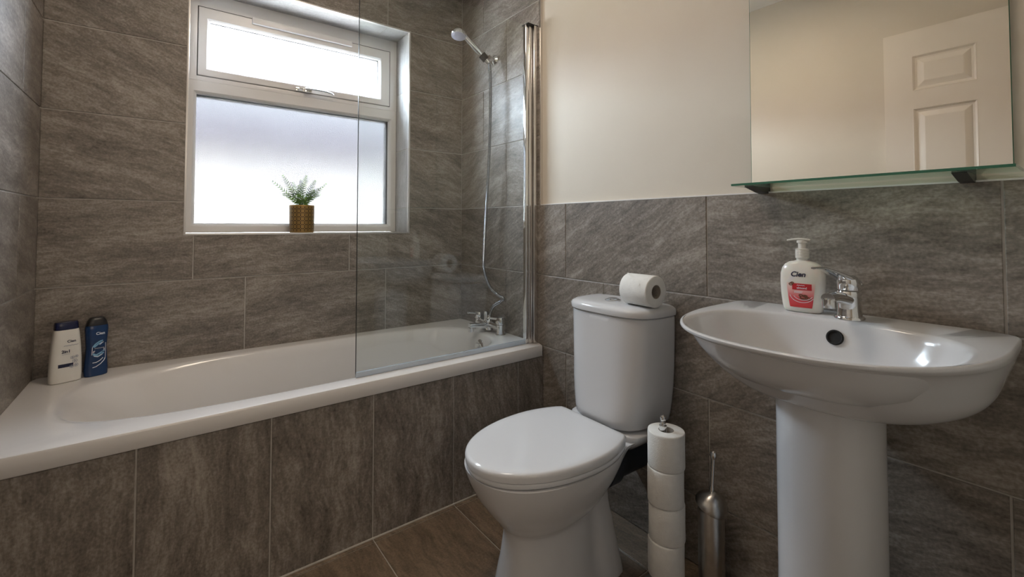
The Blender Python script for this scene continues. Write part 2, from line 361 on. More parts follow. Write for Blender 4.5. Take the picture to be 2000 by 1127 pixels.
# right wall: full height to the edge trim, dado beyond it
YT, PB = -.664, .009
A1, A2 = -.2155, -.4145
t = Tiles(); box(t.bm, e, .2, YR - .1, .0, 0, DADO); box(t.bm, e, .2, YT, .0, DADO, CEIL)
RW = lambda y, z, d: (-d, y, z)
jr = lambda k: A1 if k % 2 else A2
t.field(YT, 0, DADO, CEIL, RW, WT, T, jr, DADO, seed=21)
t.field(YR, 0, 0, DADO, RW, WT, T, jr, DADO, seed=22)
wr = struct('wall_right', t.bm, [MT['grout'], MT['tile'], MT['paint']])
b = B(); box(b, PB, .2, YR - .1, YT, DADO, CEIL); wp = struct('wall_right_plaster', b, MT['paint'])
wp.name = 'wall_upper_right'
# left wall
YTL = -.70
t = Tiles(); box(t.bm, XL - .2, XL - e, YR - .1, .0, 0, DADO); box(t.bm, XL - .2, XL - e, YTL, .0, DADO, CEIL)
LW = lambda y, z, d: (XL + d, y, z)
t.field(YTL, 0, DADO, CEIL, LW, WT, T, lambda k: -.230 if k % 2 else -.53, DADO, seed=31)
t.field(YR, 0, 0, DADO, LW, WT, T, lambda k: -.230 if k % 2 else -.53, DADO, seed=31)
struct('wall_left', t.bm, [MT['grout'], MT['tile']])
b = B(); box(b, XL - .2, XL - PB, YR - .1, YTL, DADO, CEIL); struct('wall_upper_left', b, MT['paint'])
# rear wall with the doorway the camera stands in, and the hall beyond
DX0, DX1 = XL + .02, XL + .80
b = B(); box(b, DX1, .2, YR - .1, YR, 0, CEIL); box(b, XL - .2, DX0, YR - .1, YR, 0, CEIL); box(b, DX0, DX1, YR - .1, YR, 2.0, CEIL)
struct('wall_front', b, MT['paint'])
b = B(); box(b, -2.6, .2, -3.8, -3.7, 0, CEIL); box(b, -2.7, -2.6, -3.8, YR - .1, 0, CEIL); box(b, .2, .3, -3.8, YR - .1, 0, CEIL); box(b, -2.6, XL - .2, YR - .1, YR, 0, CEIL)
struct('wall_hall', b, MT['paint'])
b = B(); box(b, -2.7, .3, -3.8, .3, CEIL, CEIL + .1); struct('ceiling', b, MT['ceil'])
t = Tiles(); box(t.bm, -2.7, .3, -3.8, .3, -.1, -.0015)
t.field(XL, 0, YR, 0, lambda x, y, d: (x, y, d), T, WT, lambda k: -.4402, -.7 - WT * 5, vert=True, seed=41)
struct('floor', t.bm, [MT['grout'], MT['floor_tile']])
b = B(); box(b, -2.6, .2, -3.7, YR - .1, -.001, .004); struct('floor_hall', b, mat('hall_carpet', (.35, .30, .25), .95))
# door architrave in the room, rear wall
b = B(); box(b, DX1, DX1 + .06, YR, YR + .014, 0, 2.06, .003); box(b, DX0, DX1, YR, YR + .014, 2.0, 2.06, .003); struct('trim_1', b, MT['door'])
# tile edge trims
b = B(); box(b, -.004, .012, YT - .003, YT + .002, DADO, CEIL, .0008); struct('trim_2', b, MT['alu'])
b = B(); box(b, -.002, .010, YR, YT, DADO - .002, DADO + .002, .0006); struct('trim_3', b, MT['upvc'])
b = B(); tw = .005
box(b, WX0 - .001, WX1 + .001, -.0035, .010, WZ0 - tw, WZ0 + .0025, .0012); box(b, WX0 - .001, WX1 + .001, -.0035, .010, WZ1 - .0025, WZ1 + .005, .0012)
box(b, WX0 - tw, WX0 + .0025, -.0035, .010, WZ0 - tw, WZ1 + .005, .0012); box(b, WX1 - .0025, WX1 + .006, -.0035, .010, WZ0 - tw, WZ1 + .005, .0012)
struct('trim_4', b, noisy(mat('tile_trim_silver', rough=.35, metal=.6), (.66, .64, .62), (.72, .70, .68), 6), 35)

# ------------------------------------------------------------------ window
FY = .158   # front of the frame
win = bpy.data.objects.new('window_1', None); COL.objects.link(win); win['kind'] = 'structure'; win.location = (-.78, FY, WZ0)
def frame_ring(bm, x0, x1, z0, z1, ix0, ix1, iz0, iz1, y0, y1, inset=.006):
    """a picture-frame ring with a moulded step towards the glass"""
    def ring(a, b_, c, d, y): return [Vector((a, y, c)), Vector((b_, y, c)), Vector((b_, y, d)), Vector((a, y, d))]
    s = inset; m = .5
    R = [ring(x0, x1, z0, z1, y1), ring(x0, x1, z0, z1, y0 + .002), ring(x0 + .002, x1 - .002, z0 + .002, z1 - .002, y0),
         ring(ix0 - s - .006, ix1 + s + .006, iz0 - s - .006, iz1 + s + .006, y0), ring(ix0 - s, ix1 + s, iz0 - s, iz1 + s, y0 + .005),
         ring(ix0, ix1, iz0, iz1, y0 + .016), ring(ix0, ix1, iz0, iz1, y1)]
    rs = [[bm.verts.new(p) for p in r] for r in R]
    for a, c in zip(rs, rs[1:] + rs[:1]):
        for i in range(4): bm.faces.new((a[i], a[(i + 1) % 4], c[(i + 1) % 4], c[i]))
VX0, VX1, VZ0, VZ1 = -1.209, -.358, 1.661, 1.957
b = B(); frame_ring(b, WX0 + .002, WX1 - .002, WZ0 + .002, WZ1 - .002, -1.2095, -.3575, 1.031, 1.583, FY, .235)
# cut: the outer frame is built as lower light ring plus members round the vent
b.free(); b = B()
frame_ring(b, WX0 + .002, WX1 - .002, WZ0 + .002, 1.640, -1.2095, -.3575, 1.031, 1.583, FY, .235)
box(b, WX0 + .002, VX0 - .002, FY, .235, 1.640, WZ1 - .002, .002); box(b, VX1 + .002, WX1 - .002, FY, .235, 1.640, WZ1 - .002, .002)
box(b, VX0 - .003, VX1 + .003, FY, .235, VZ1 + .002, WZ1 - .002, .002); box(b, VX0 - .003, VX1 + .003, FY, .235, 1.6395, VZ0 - .002, .001)
part('window_frame', b, MT['upvc'], win)
b = B(); box(b, VX0 - .002, VX1 + .002, FY + .012, FY + .03, VZ0 - .002, VZ0 + .010); box(b, VX0 - .002, VX1 + .002, FY + .012, FY + .03, VZ1 - .010, VZ1 + .002)
box(b, VX0 - .002, VX0 + .010, FY + .012, FY + .03, VZ0, VZ1); box(b, VX1 - .010, VX1 + .002, FY + .012, FY + .03, VZ0, VZ1)
box(b, VX0 - .003, VX1 + .0035, FY + .0012, FY + .02, VZ1 - .003, VZ1 + .0025); box(b, VX1 - .003, VX1 + .0035, FY + .0012, FY + .02, VZ0, VZ1)
part('gasket', b, MT['rubber'], win)
b = B(); frame_ring(b, VX0 + .001, VX1 - .0015, VZ0 + .001, VZ1 - .0015, -1.166, -.418, 1.702, 1.899, FY - .004, .21)
part('vent_sash', b, MT['upvc'], win)
b = B(); box(b, -1.218, -.349, .198, .204, 1.022, 1.592); part('frosted_pane', b, MT['frosted'], win)
b = B(); box(b, -1.174, -.410, .188, .192, 1.694, 1.907); part('clear_pane', b, MT['pane'], win)
b = B()
for (x0, x1, z0, z1) in ((-1.2095, -.3575, 1.028, 1.0318), (-1.2095, -.3575, 1.582, 1.5855)): box(b, x0, x1, .178, .199, z0, z1)
box(b, -.3592, -.3570, .182, .199, 1.03, 1.584); box(b, -.4205, -.4165, .172, .188, 1.70, 1.90); box(b, -1.166, -.418, .172, .188, 1.8965, 1.900)
part('glazing_seal', b, MT['rubber'], win)
b = B(); box(b, -1.010, -.563, FY - .017, FY + .002, VZ1 + .004 - .030, VZ1 + .004, .005, seg=3); part('trickle_vent', b, MT['upvc'], win)
# espagnolette handle on the vent sash
b = B(); box(b, -.826, -.772, FY - .012, FY - .002, 1.662, 1.680, .004); box(b, -.790, -.755, FY - .030, FY - .004, 1.658, 1.683, .008)
tube(b, smooth_path([(-.785, FY - .030, 1.671), (-.75, FY - .038, 1.672), (-.70, FY - .040, 1.671), (-.668, FY - .038, 1.667), (-.660, FY - .034, 1.662)], 5), lambda s: .0085 - .003 * s, 12, flat=.6)
hd = part('window_handle', b, MT['chrome'], win)
b = B(); lathe(b, [(.0055, 0), (.0055, .003)], (-.772, FY - .0295, 1.679), (0, -1, 0), 20); part('keyhole', b, MT['black'], hd) if False else b.free()

# ------------------------------------------------------------------ outside the window: rendered wall and a shed roof seen blurred
b = B(); box(b, -6, 6, 4.0, 4.2, -1, 1.92); tag(finish('garden_wall', b, noisy(mat('white_render', rough=.9), (.86, .85, .83), (.9, .89, .87), 3), smooth=0), 'pale rendered garden wall blurred behind the frosted window pane', 'wall')
b = B(); loft(b, [[Vector((x, y, z)) for y, z in ((3.9, 1.92), (4.3, 1.92), (6.4, 2.86), (6.4, 2.66))] for x in (-6, 6)]); tag(finish('shed_roof', b, noisy(mat('slate_roof', rough=.9), (.20, .185, .215), (.25, .23, .265), 3), smooth=0), 'dark slate roof blurred as a grey band across the frosted pane', 'roof')
b = B(); box(b, -8, 8, .4, 3.98, -1.02, -1); tag(finish('garden_path', b, noisy(mat('pale_paving', rough=.9), (.5, .49, .46), (.56, .55, .52), 1), smooth=0), 'pale paving outside below the window', 'paving')

# ------------------------------------------------------------------ bath
RZ = .515
bath = empty('bathtub', (-.82, -.34, RZ), 'white built-in bathtub with flat rim under the window', 'bathtub')
YB = -.690
def bath_ring(x0, x1, y0, y1, z, n, N_=96):
    cx, cy = (x0 + x1) / 2, (y0 + y1) / 2
    return [Vector((cx + sup(2 * pi * i / N_, (x1 - x0) / 2, (y1 - y0) / 2, n)[0], cy + sup(2 * pi * i / N_, (x1 - x0) / 2, (y1 - y0) / 2, n)[1], z)) for i in range(N_)]
b = B()
X0, X1, Y0, Y1 = XL + .002, -.002, YB, -.002
rings = [bath_ring(X0, X1, Y0 + .002, Y1, RZ - .046, 60), bath_ring(X0, X1, Y0, Y1, RZ - .043, 60), bath_ring(X0, X1, Y0, Y1, RZ - .006, 60), bath_ring(X0, X1, Y0 + .002, Y1, RZ - .001, 60), bath_ring(X0, X1, Y0 + .006, Y1, RZ, 60)]
IX0, IX1, IY0, IY1 = -1.535, -.105, -.615, -.068
rings += [bath_ring(IX0 - .02, IX1 + .012, IY0 - .010, IY1 + .012, RZ, 3.6), bath_ring(IX0 - .006, IX1 + .004, IY0 - .003, IY1 + .004, RZ - .0015, 3.4), bath_ring(IX0 + .004, IX1 - .002, IY0 + .003, IY1 - .003, RZ - .007, 3.2)]
for (zz, a, c, d, n) in ((.04, .035, .008, .010, 3.1), (.10, .085, .016, .020, 3.1), (.20, .16, .03, .038, 3.1), (.30, .23, .048, .058, 3.2), (.345, .28, .07, .08, 3.2), (.365, .36, .13, .13, 3.0), (.372, .55, .30, .20, 3)):
    rings.append(bath_ring(IX0 + a, IX1 - c, IY0 + d, IY1 - d, RZ - zz, n))
loft(b, rings, False, True)
shell = part('tub_shell', b, MT['acrylic'], bath, smooth=50)
b = B(); lathe(b, [(.030, 0), (.030, .004), (.026, .007), (.012, .008), (.012, .020), (.010, .022)], (-.1155, -.365, .460), (-1, 0, .18), 28); part('overflow_knob', b, MT['chrome'], bath)
# bath panel, tiled with upright tiles
t = Tiles(); PY = -.6797
box(t.bm, XL + .002, -.002, PY + e, PY + .03, 0, RZ - .047)
t.field(XL + .002, -.002, 0, RZ - .048, lambda x, z, d: (x, PY - d, z), T, WT, lambda k: -.4402, 0, vert=True, seed=51)
part('front_panel', t.bm, [MT['grout'], MT['tile']], bath, 'dark slate-tiled front panel', smooth=0)
# silicone bead at the foot of the panel
b = B(); box(b, XL + .01, -.002, PY - .006, PY + .001, -.001, .005, .002); struct('trim_5', b, MT['grout'])

# ------------------------------------------------------------------ bath mixer
mx = empty('bath_mixer_tap', (-.052, -.348, RZ), 'chrome two-handle bath mixer on the tap end of the tub', 'tap')
b = B()
for y in (-.258, -.438):
    lathe(b, [(.024, 0), (.024, .004), (.019, .008), (.017, .030), (.018, .048)], (-.052, y, RZ), n=28)
tube(b, [(-.052, -.248, RZ + .036), (-.052, -.448, RZ + .036)], .0165, 24)
lathe(b, [(.019, .01), (.019, .05), (.015, .055)], (-.052, -.348, RZ), n=28)
part('mixer_body', b, MT['chrome'], mx)
b = B(); tube(b, smooth_path([(-.052, -.348, RZ + .034), (-.092, -.340, RZ + .032), (-.132, -.333, RZ + .034), (-.154, -.329, RZ + .034)], 5), lambda s: .0165 - .002 * s, 20)
lathe(b, [(.0135, 0), (.0135, .02)], (-.145, -.331, RZ + .008), n=24); part('spout', b, MT['chrome'], mx)
for y, a in ((-.258, 2.9), (-.438, 2.6)):
    b = B(); lathe(b, [(.014, .046), (.0215, .052), (.023, .072), (.020, .082), (.010, .087)], (-.052, y, RZ), n=28)
    d = Vector((cos(a), sin(a), .12)); p = Vector((-.052, y, RZ + .074))
    tube(b, [p + d * .012, p + d * .035, p + d * .056], lambda s: .0058 - .0012 * s, 12); lathe(b, [(.001, -.001), (.0062, .003), (.0062, .007), (.001, .011)], p + d * .052, d, 14)
    part('handle', b, MT['chrome'], mx)
b = B(); lathe(b, [(.011, .05), (.011, .074), (.013, .078), (.012, .094), (.004, .098)], (-.052, -.322, RZ), n=20); part('diverter_knob', b, MT['chrome'], mx)

# ------------------------------------------------------------------ shower handset, hose and bracket
br = empty('shower_bracket', (0, -.318, 1.852), 'small dark chrome wall bracket holding the shower handset', 'bracket')
b = B(); lathe(b, [(.024, 0), (.024, .006), (.019, .010), (.011, .014), (.011, .045)], (-.0015, -.318, 1.852), (-1, -.25, .05), 28)
part('wall_mount', b, MT['chrome'], br)
HB = Vector((-.058, -.348, 1.818)); HT = Vector((-.172, -.303, 1.938)); hdir = (HT - HB).normalized()
b = B(); pc = HB + hdir * .035; lathe(b, [(.0135, -.016), (.0185, -.016), (.0195, .016), (.0145, .016)], pc, hdir, 24, False, False); part('clamp', b, MT['black'], br)
sh = empty('hand_shower', tuple(HB), 'chrome hand shower with long metal hose hanging from the wall bracket', 'shower')
b = B(); tube(b, smooth_path([HB, HB + hdir * .05, HB + hdir * .11, HT - hdir * .005, HT + Vector((-.018, .003, .006))], 6), lambda s: .0105 + .0028 * sin(pi * min(1, s * 1.2)) + .002 * s, 18)
part('handle', b, MT['chrome'], sh)
hn = Vector((-.22, -.12, -.96)).normalized(); hc = HT + Vector((-.030, .003, -.004))
b = B(); lathe(b, [(.012, -.030), (.028, -.022), (.037, -.008), (.038, .002), (.036, .005)], hc, hn, 36); shd = part('shower_head', b, MT['chrome'], sh)
b = B(); lathe(b, [(.0345, .0045), (.0345, .007), (.031, .0085)], hc, hn, 36)
for rr, nn in ((.008, 6), (.017, 12), (.026, 18)):
    for i in range(nn):
        q = hn.cross(Vector((0, 0, 1))).normalized(); w = hn.cross(q); a = 2 * pi * i / nn
        lathe(b, [(.0012, .008), (.0009, .0098)], hc + (q * cos(a) + w * sin(a)) * rr, hn, 6)
part('spray_plate', b, noisy(mat('spray_plate_plastic', rough=.4), (.50, .49, .58), (.56, .55, .64), 40), shd)
hose = smooth_path([(-.058, -.348, 1.818), (-.058, -.358, 1.77), (-.06, -.364, 1.67), (-.06, -.362, 1.52), (-.062, -.358, 1.37), (-.062, -.336, 1.125), (-.062, -.314, .88), (-.062, -.320, .80), (-.060, -.362, .732), (-.055, -.420, .700), (-.045, -.452, .686), (-.05, -.440, .672), (-.055, -.385, .640), (-.053, -.358, .605), (-.052, -.348, .578)], 14)
b = B(); acc = [0]
for i in range(1, len(hose)): acc.append(acc[-1] + (hose[i] - hose[i - 1]).length)
# resample the hose finely so its wound rings are real relief
tot = acc[-1]; NS = int(tot / .0022); pts = []; j = 0
for i in range(NS + 1):
    d = tot * i / NS
    while j < len(acc) - 2 and acc[j + 1] < d: j += 1
    f = (d - acc[j]) / max(acc[j + 1] - acc[j], 1e-9); pts.append(hose[j].lerp(hose[j + 1], f))
tube(b, pts, lambda s: .0071 + .0007 * (1 if int(s * NS + .5) % 2 else -1), 10)
part('hose', b, noisy(mat('wound_steel_hose', rough=.18, metal=1), (.34, .36, .39), (.42, .44, .47), 60), sh, smooth=60)
hs = COL.objects[-1]
b = B(); lathe(b, [(.0085, 0), (.0105, .004), (.0105, .020), (.008, .024)], (-.052, -.348, .571), n=18); part('hose_nut', b, MT['chrome'], hs)

# ------------------------------------------------------------------ bath screen
sc_ = empty('shower_screen', (-.03, -.626, RZ), 'clear glass bath screen hinged on a silver wall profile', 'shower screen')
b = B(); box(b, -.787, -.055, -.629, -.623, RZ + .012, 1.905, .0008, seg=1); part('glass_panel', b, MT['glass'], sc_, smooth=0)
b = B(); box(b, -.7872, -.7858, -.6288, -.6232, RZ + .012, 1.904); part('polished_edge', b, mat('screen_edge', (.006, .010, .009), .3), sc_, 'dark polished glass edge')
b = B(); box(b, -.787, -.055, -.6315, -.6205, RZ + .001, RZ + .018, .002); part('bottom_seal', b, noisy(mat('clear_seal', rough=.15, Transmission_Weight=.5), (.72, .80, .88), (.76, .84, .92), 6), sc_)
b = B(); box(b, -.061, -.045, -.636, -.616, RZ + .004, 1.912, .004, seg=3); part('hinge_bar', b, MT['chrome'], sc_)
b = B(); box(b, -.0445, -.030, -.640, -.612, RZ + .003, 1.905, .002); box(b, -.030, -.026, -.634, -.620, RZ + .003, 1.905); part('inner_profile', b, MT['alu'], sc_)
b = B(); box(b, -.0255, -.0016, -.650, -.608, RZ + .003, 1.905, .0025); part('wall_profile', b, MT['alu'], sc_)
b = B(); box(b, -.0612, -.0014, -.6505, -.6075, 1.905, 1.9085, .001); part('end_cap', b, MT['black'], sc_)

# ------------------------------------------------------------------ toilet
TY = -1.160
wc = empty('toilet', (-.36, TY, 0), 'white close-coupled toilet with closed lid beside the bath', 'toilet')
def sm(a, b_, x):
    t_ = min(1, max(0, (x - a) / (b_ - a))); return t_ * t_ * (3 - 2 * t_)
def lerp(a, b_, t_): return a + (b_ - a) * t_
def interp(tab, z):
    if z <= tab[0][0]: return tab[0][1:]
    for p, q in zip(tab, tab[1:]):
        if z <= q[0]:
            t_ = (z - p[0]) / (q[0] - p[0]); t_ = t_ * t_ * (3 - 2 * t_) * .5 + t_ * .5
            return tuple(lerp(a, c, t_) for a, c in zip(p[1:], q[1:]))
    return tab[-1][1:]
#        z     xfront  lobe centre  lobe halflen  lobe halfw | rear: x of back, halfw at back, waist depth
PAN = [(.000, -.580, .150, .112, -.185, .104, 1.00), (.012, -.578, .150, .111, -.185, .103, 1.00), (.06, -.570, .145, .100, -.19, .092, .80),
       (.14, -.556, .140, .086, -.195, .074, .62), (.190, -.550, .136, .080, -.20, .062, .55), (.200, -.551, .137, .082, -.20, .060, .55), (.225, -.572, .155, .104, -.20, .058, .6), (.26, -.600, .180, .128, -.20, .060, .65),
       (.30, -.628, .205, .149, -.20, .070, .75), (.34, -.648, .222, .166, -.18, .095, .9), (.364, -.657, .230, .172, -.16, .115, 1), (.378, -.660, .233, .1745, -.14, .128, 1)]
def pan_ring(z, N_=80):
    xf, hl, hw, xb, rw, wst = interp(PAN, z)
    cx = xf + hl; out = []
    half = []
    M_ = N_ // 2
    for i in range(M_ + 1):
        s = (1 - cos(pi * i / M_)) / 2; x = xf + (xb - xf) * s
        q = (x - cx) / hl
        f = hw * max(0, 1 - abs(q) ** 2.2) ** (1 / 2.2) if x < cx else hw * max(0, 1 - (abs(x - cx) / (hl * 1.15)) ** 2.4) ** (1 / 2.4)
        # rear plinth: grows towards the wall
        g = rw * sm(cx + hl * .55, cx + hl * 1.15, x) * (1 if x < xb - .03 else max(0, 1 - ((x - (xb - .03)) / .03) ** 4) ** .5)
        link = .062 * wst * (1 if x < xb - .03 else 0) if x > cx else 0
        h = (f ** 4 + g ** 4 + link ** 4) ** .25
        if i in (0, M_): h = 0
        half.append((x, h))
    out = [Vector((x, TY - h, z)) for x, h in half[:-1]] + [Vector((x, TY + h, z)) for x, h in half[:0:-1]]
    return out
b = B(); zs = [0, .012, .03, .06, .09, .12, .15, .175, .190, .195, .200, .208, .218, .23, .245, .26, .28, .30, .32, .34, .355, .364, .372, .378]
loft(b, [pan_ring(z) for z in zs])
# platform under the cistern
def plat(z, hw, xf): return [Vector((-.103 + sup(2 * pi * i / 48, 1, 1, 5)[0] * (.045 + xf), TY + sup(2 * pi * i / 48, 1, 1, 5)[1] * hw, z)) for i in range(48)]
loft(b, [plat(.330, .085, .005), plat(.350, .110, .03), plat(.375, .136, .05), plat(.392, .142, .052), plat(.396, .139, .050)])
part('pan', b, MT['ceramic'], wc, smooth=60)
def egg(z, k=1.0, dx=0.0, N_=96):
    """closed outline of seat and lid: flat hinge edge, egg-shaped front"""
    out = []
    for i in range(N_):
        th = 2 * pi * i / N_; c, s = cos(th), sin(th)
        if c < 0: x, y = sup(th, .279, .177, 2.1); x -= .385
        else: x, y = sup(th, .165, .177, 30); x -= .385; y *= 1 - .235 * max(0, (x + .385) / .165) ** 2
        out.append(Vector((-.385 + (x + .385) * k + dx, TY + y * k, z)))
    return out
b = B(); loft(b, [egg(.3795, .975), egg(.381, .985), egg(.3905, .992), egg(.393, .985)]); part('seat', b, MT['seat'], wc, smooth=50)
b = B(); loft(b, [egg(.394, .985), egg(.3955, .996), egg(.4085, 1.0), egg(.4135, .995), egg(.417, .982), egg(.4187, .955), egg(.420, .85), egg(.421, .5)]); part('lid', b, MT['seat'], wc, smooth=50)
for y in (-.075, .075):
    b = B(); lathe(b, [(.010, 0), (.010, .010), (.008, .012)], (-.214, TY + y, .394), n=18); part('hinge', b, MT['seat'], wc)
CY = -1.152
def cis(z, hw, dep, nf=3.0, x_back=-.004, N_=80):
    out = []
    for i in range(N_):
        th = 2 * pi * i / N_; c = cos(th)
        x, y = sup(th, 1, 1, nf if c < 0 else 14)
        xm = x_back - .05
        out.append(Vector((xm + (x * (dep - .05) if c < 0 else x * .05), CY + (TY - CY) * min(1, max(0, (.74 - z) / .3)) + y * hw, z)))
    return out
b = B(); rg = []
for z, hw, dp in ((.4015, .120, .190), (.404, .129, .200), (.410, .135, .205), (.43, .140, .206), (.47, .148, .202), (.52, .155, .197), (.58, .160, .189), (.65, .164, .184), (.72, .167, .180), (.738, .167, .179), (.741, .163, .175)):
    rg.append(cis(z, hw, dp, 3.2))
loft(b, rg); part('cistern', b, MT['ceramic'], wc, smooth=50)
b = B(); loft(b, [cis(.7415, .167, .179, 3.2), cis(.744, .172, .184, 3.2), cis(.758, .1735, .186, 3.2), cis(.765, .170, .182, 3.1), cis(.770, .161, .172, 3.0), cis(.7725, .145, .155, 2.8), cis(.7735, .10, .12, 2.6)])
cl = part('cistern_lid', b, MT['ceramic'], wc, smooth=50)
b = B(); lathe(b, [(.026, 0), (.026, .004), (.022, .006), (.018, .0065)], (-.100, CY + .008, .773), n=36); lathe(b, [(.017, .005), (.017, .0085), (.014, .0095)], (-.100, CY + .008, .773), n=30); part('flush_button', b, MT['chrome'], cl)
b = B(); tube(b, smooth_path([(-.20, TY - .0, .26), (-.12, TY - .005, .265), (-.005, TY - .005, .262)], 6), .054, 32); lathe(b, [(.064, 0), (.064, .045), (.056, .05)], (-.19, TY, .262), (1, 0, 0), 36)
part('waste_connector', b, MT['pipe'], wc, 'dark grey waste connector')
b = B(); tube(b, smooth_path([(-.07, -1.262, .40), (-.06, -1.262, .30), (-.05, -1.262, .20), (-.03, -1.26, .02)], 6), .007, 12); part('supply_pipe', b, MT['satin'], wc) if False else b.free()

# ------------------------------------------------------------------ toilet rolls
def roll(name, c, axis, r, h, label, group=None, core=.021, seam=False):
    root = empty(name, c, label, 'toilet roll', group)
    b = B(); a = Vector(axis).normalized(); t_ = Vector((0, 0, 1)) if abs(a.z) < .9 else Vector((1, 0, 0)); u = a.cross(t_).normalized(); v = a.cross(u); c = Vector(c)
    n = 56; prof = [(core, -h / 2), (r - .003, -h / 2), (r - .0008, -h / 2 + .0012), (r, -h / 2 + .004), (r, 0), (r, h / 2 - .004), (r - .0008, h / 2 - .0012), (r - .003, h / 2), (core, h / 2)]
    rg = []
    for (q, z) in prof:
        rg.append([c + a * z + (u * cos(2 * pi * i / n) + v * sin(2 * pi * i / n)) * (q + (.0012 * sin(2 * pi * i / n * 3 + z * 30) * .4 if q > .03 else 0)) for i in range(n)])
    loft(b, rg + [rg[0]], False, False) if False else loft(b, rg, False, False)
    part('paper', b, MT['paper'], root, smooth=50)
    b = B(); lathe(b, [(core, -h / 2 + .0005), (core + .0004, h / 2 - .0005), (core - .0012, h / 2 - .0005), (core - .0016, -h / 2 + .0005), (core, -h / 2 + .0005)], c, a, 40, False, False); part('cardboard_core', b, MT['card'], root)
    return root
ro = roll('toilet_roll', (-.100, -1.262, .7735 + .0488), (.06, 1, 0), .0488, .106, 'white toilet roll lying on its side on the cistern lid', core=.0215)
# loose sheet edge folded to a point on the lying roll
b = B(); uu = Vector((.06, 1, 0)).normalized()
def onroll(s, ph, lift=.0012): return Vector((-.100, -1.262, .8223)) + uu * s + Vector((-cos(ph), 0, sin(ph))) * (.0488 + lift)
ed = []
for i in range(13):
    s = .052 - .075 * i / 12; ph = 1.35 - .95 * (i / 12) ** .9; ed.append((s, ph))
rows = [[b.verts.new(onroll(s, ph + .10 * k, .0022 if k == 0 else .0016 if k == 1 else .0002)) for (s, ph) in ed] for k in range(3)]
for a_, c_ in zip(rows, rows[1:]):
    for i in range(12): b.faces.new((a_[i], a_[i + 1], c_[i + 1], c_[i]))
o = part('loose_sheet', b, MT['paper'], ro)
st = empty('toilet_roll_stand', (-.165, -1.385, 0), 'chrome pole stand with four spare toilet rolls threaded on it', 'stand')
SX, SY = -.165, -1.385
b = B(); lathe(b, [(.070, 0), (.070, .004), (.062, .010), (.030, .016), (.010, .022)], (SX, SY, 0), n=44); lathe(b, [(.034, .018), (.036, .0535)], (SX, SY, 0), n=40); part('base', b, MT['satin'], st)
b = B(); lathe(b, [(.0095, .02), (.0095, .448)], (SX - .006, SY + .004, 0), n=20); part('pole', b, MT['chrome'], st)
b = B(); lathe(b, [(.0105, .435), (.0105, .462), (.006, .465), (.0085, .467), (.0085, .470), (.0045, .473), (.0075, .478), (.0085, .483), (.0070, .488), (.001, .492)], (SX - .006, SY + .004, 0), n=24); part('finial', b, MT['chrome'], st)
names = ['lowest roll of the stack on the chrome stand', 'second roll up from the floor on the chrome stand', 'third roll up, just under the top one on the stand', 'topmost roll on the chrome stand, pole tip poking through']
for i in range(4):
    z = .055 + .0988 * i + .0494
    dx, dy = ((-.001, .001), (.0012, -.001), (-.0015, 0), (.001, -.001))[i]
    roll('toilet_roll', (SX + dx, SY + dy, z), (0, 0, 1), .0488 + (.0012 if i == 3 else 0), .0984, 'white toilet roll, ' + names[i], 'spare toilet rolls on the pole stand')

# ------------------------------------------------------------------ toilet brush
tb = empty('toilet_brush', (-.078, -1.468, 0), 'slim brushed steel toilet brush in its holder by the pedestal', 'toilet brush')
BX, BY = -.078, -1.468
b = B(); lathe(b, [(.040, 0), (.040, .006), (.0345, .010), (.0345, .236), (.033, .240)], (BX, BY, 0), n=44); part('canister', b, MT['satin'], tb)
ax = Vector((.02, -.38, 1)).normalized()
b = B(); lathe(b, [(.041, 0), (.0435, .002), (.043, .007), (.039, .017), (.030, .028), (.018, .038), (.007, .045)], Vector((BX, BY, .247)), ax, 44); part('domed_lid', b, MT['satin'], tb)
b = B(); lathe(b, [(.0065, .03), (.0065, .06), (.0048, .066), (.0048, .146)], Vector((BX, BY, .240)), (.0, -.06, 1), 18); lathe(b, [(.001, .138), (.008, .142), (.0105, .149), (.0105, .153), (.008, .160), (.001, .163)], Vector((BX, BY, .240)), (.0, -.06, 1), 24); part('handle', b, MT['chrome'], tb)

# ------------------------------------------------------------------ washbasin
WY, WZ = -1.787, .818
wb = empty('washbasin', (-.2, WY, 0), 'white ceramic washbasin on a full pedestal below the mirror', 'washbasin')
def outer(k, z, kx=None, N_=120):
    kx = k if kx is None else kx; out = []
    for i in range(N_):
        th = 2 * pi * i / N_; c = cos(th)
        if c < 0: x, y = sup(th, .345, .262, 2.35); 
        else: x, y = sup(th, .155, .262, 2.6 + 8 * max(0, (z - .66) / .158) ** 1.5)
        X = -.158 + x
        X = -.002 + (X + .002) * kx
        out.append(Vector((X, WY + y * k, z)))
    return out
def inner(k, z, N_=120, dx=0):
    out = []
    for i in range(N_):
        th = 2 * pi * i / N_; c = cos(th)
        if c < 0: x, y = sup(th, .198, .226, 2.3)
        else: x, y = sup(th, .170, .226, 2.9)
        out.append(Vector((-.285 + x * k + dx, WY + y * k, z)))
    return out
b = B()
HULL = [(.30, .660, .42), (.55, .664, .539), (.65, .670, .592), (.747, .682, .646), (.84, .700, .695), (.901, .723, .753), (.934, .750, .809), (.968, .778, .866), (.990, .796, .920), (.998, .804, .965)]
rg = []
for q in smooth_path(HULL, 4): rg.append(outer(q.x, q.y, q.z))
rg += [outer(1.0, .810, .993), outer(1.0, .8125, 1.0), outer(.998, .8165, 1.0), outer(.990, WZ, .994), outer(.984, WZ + .0002, .990)]
rg += [inner(1.03, WZ - .0005), inner(1.0, WZ - .002), inner(.982, WZ - .007), inner(.95, WZ - .020, dx=.002), inner(.89, WZ - .045, dx=.006), inner(.80, WZ - .072, dx=.012), inner(.66, WZ - .095, dx=.02), inner(.45, WZ - .108, dx=.03), inner(.2, WZ - .114, dx=.035), inner(.09, WZ - .116, dx=.035)]
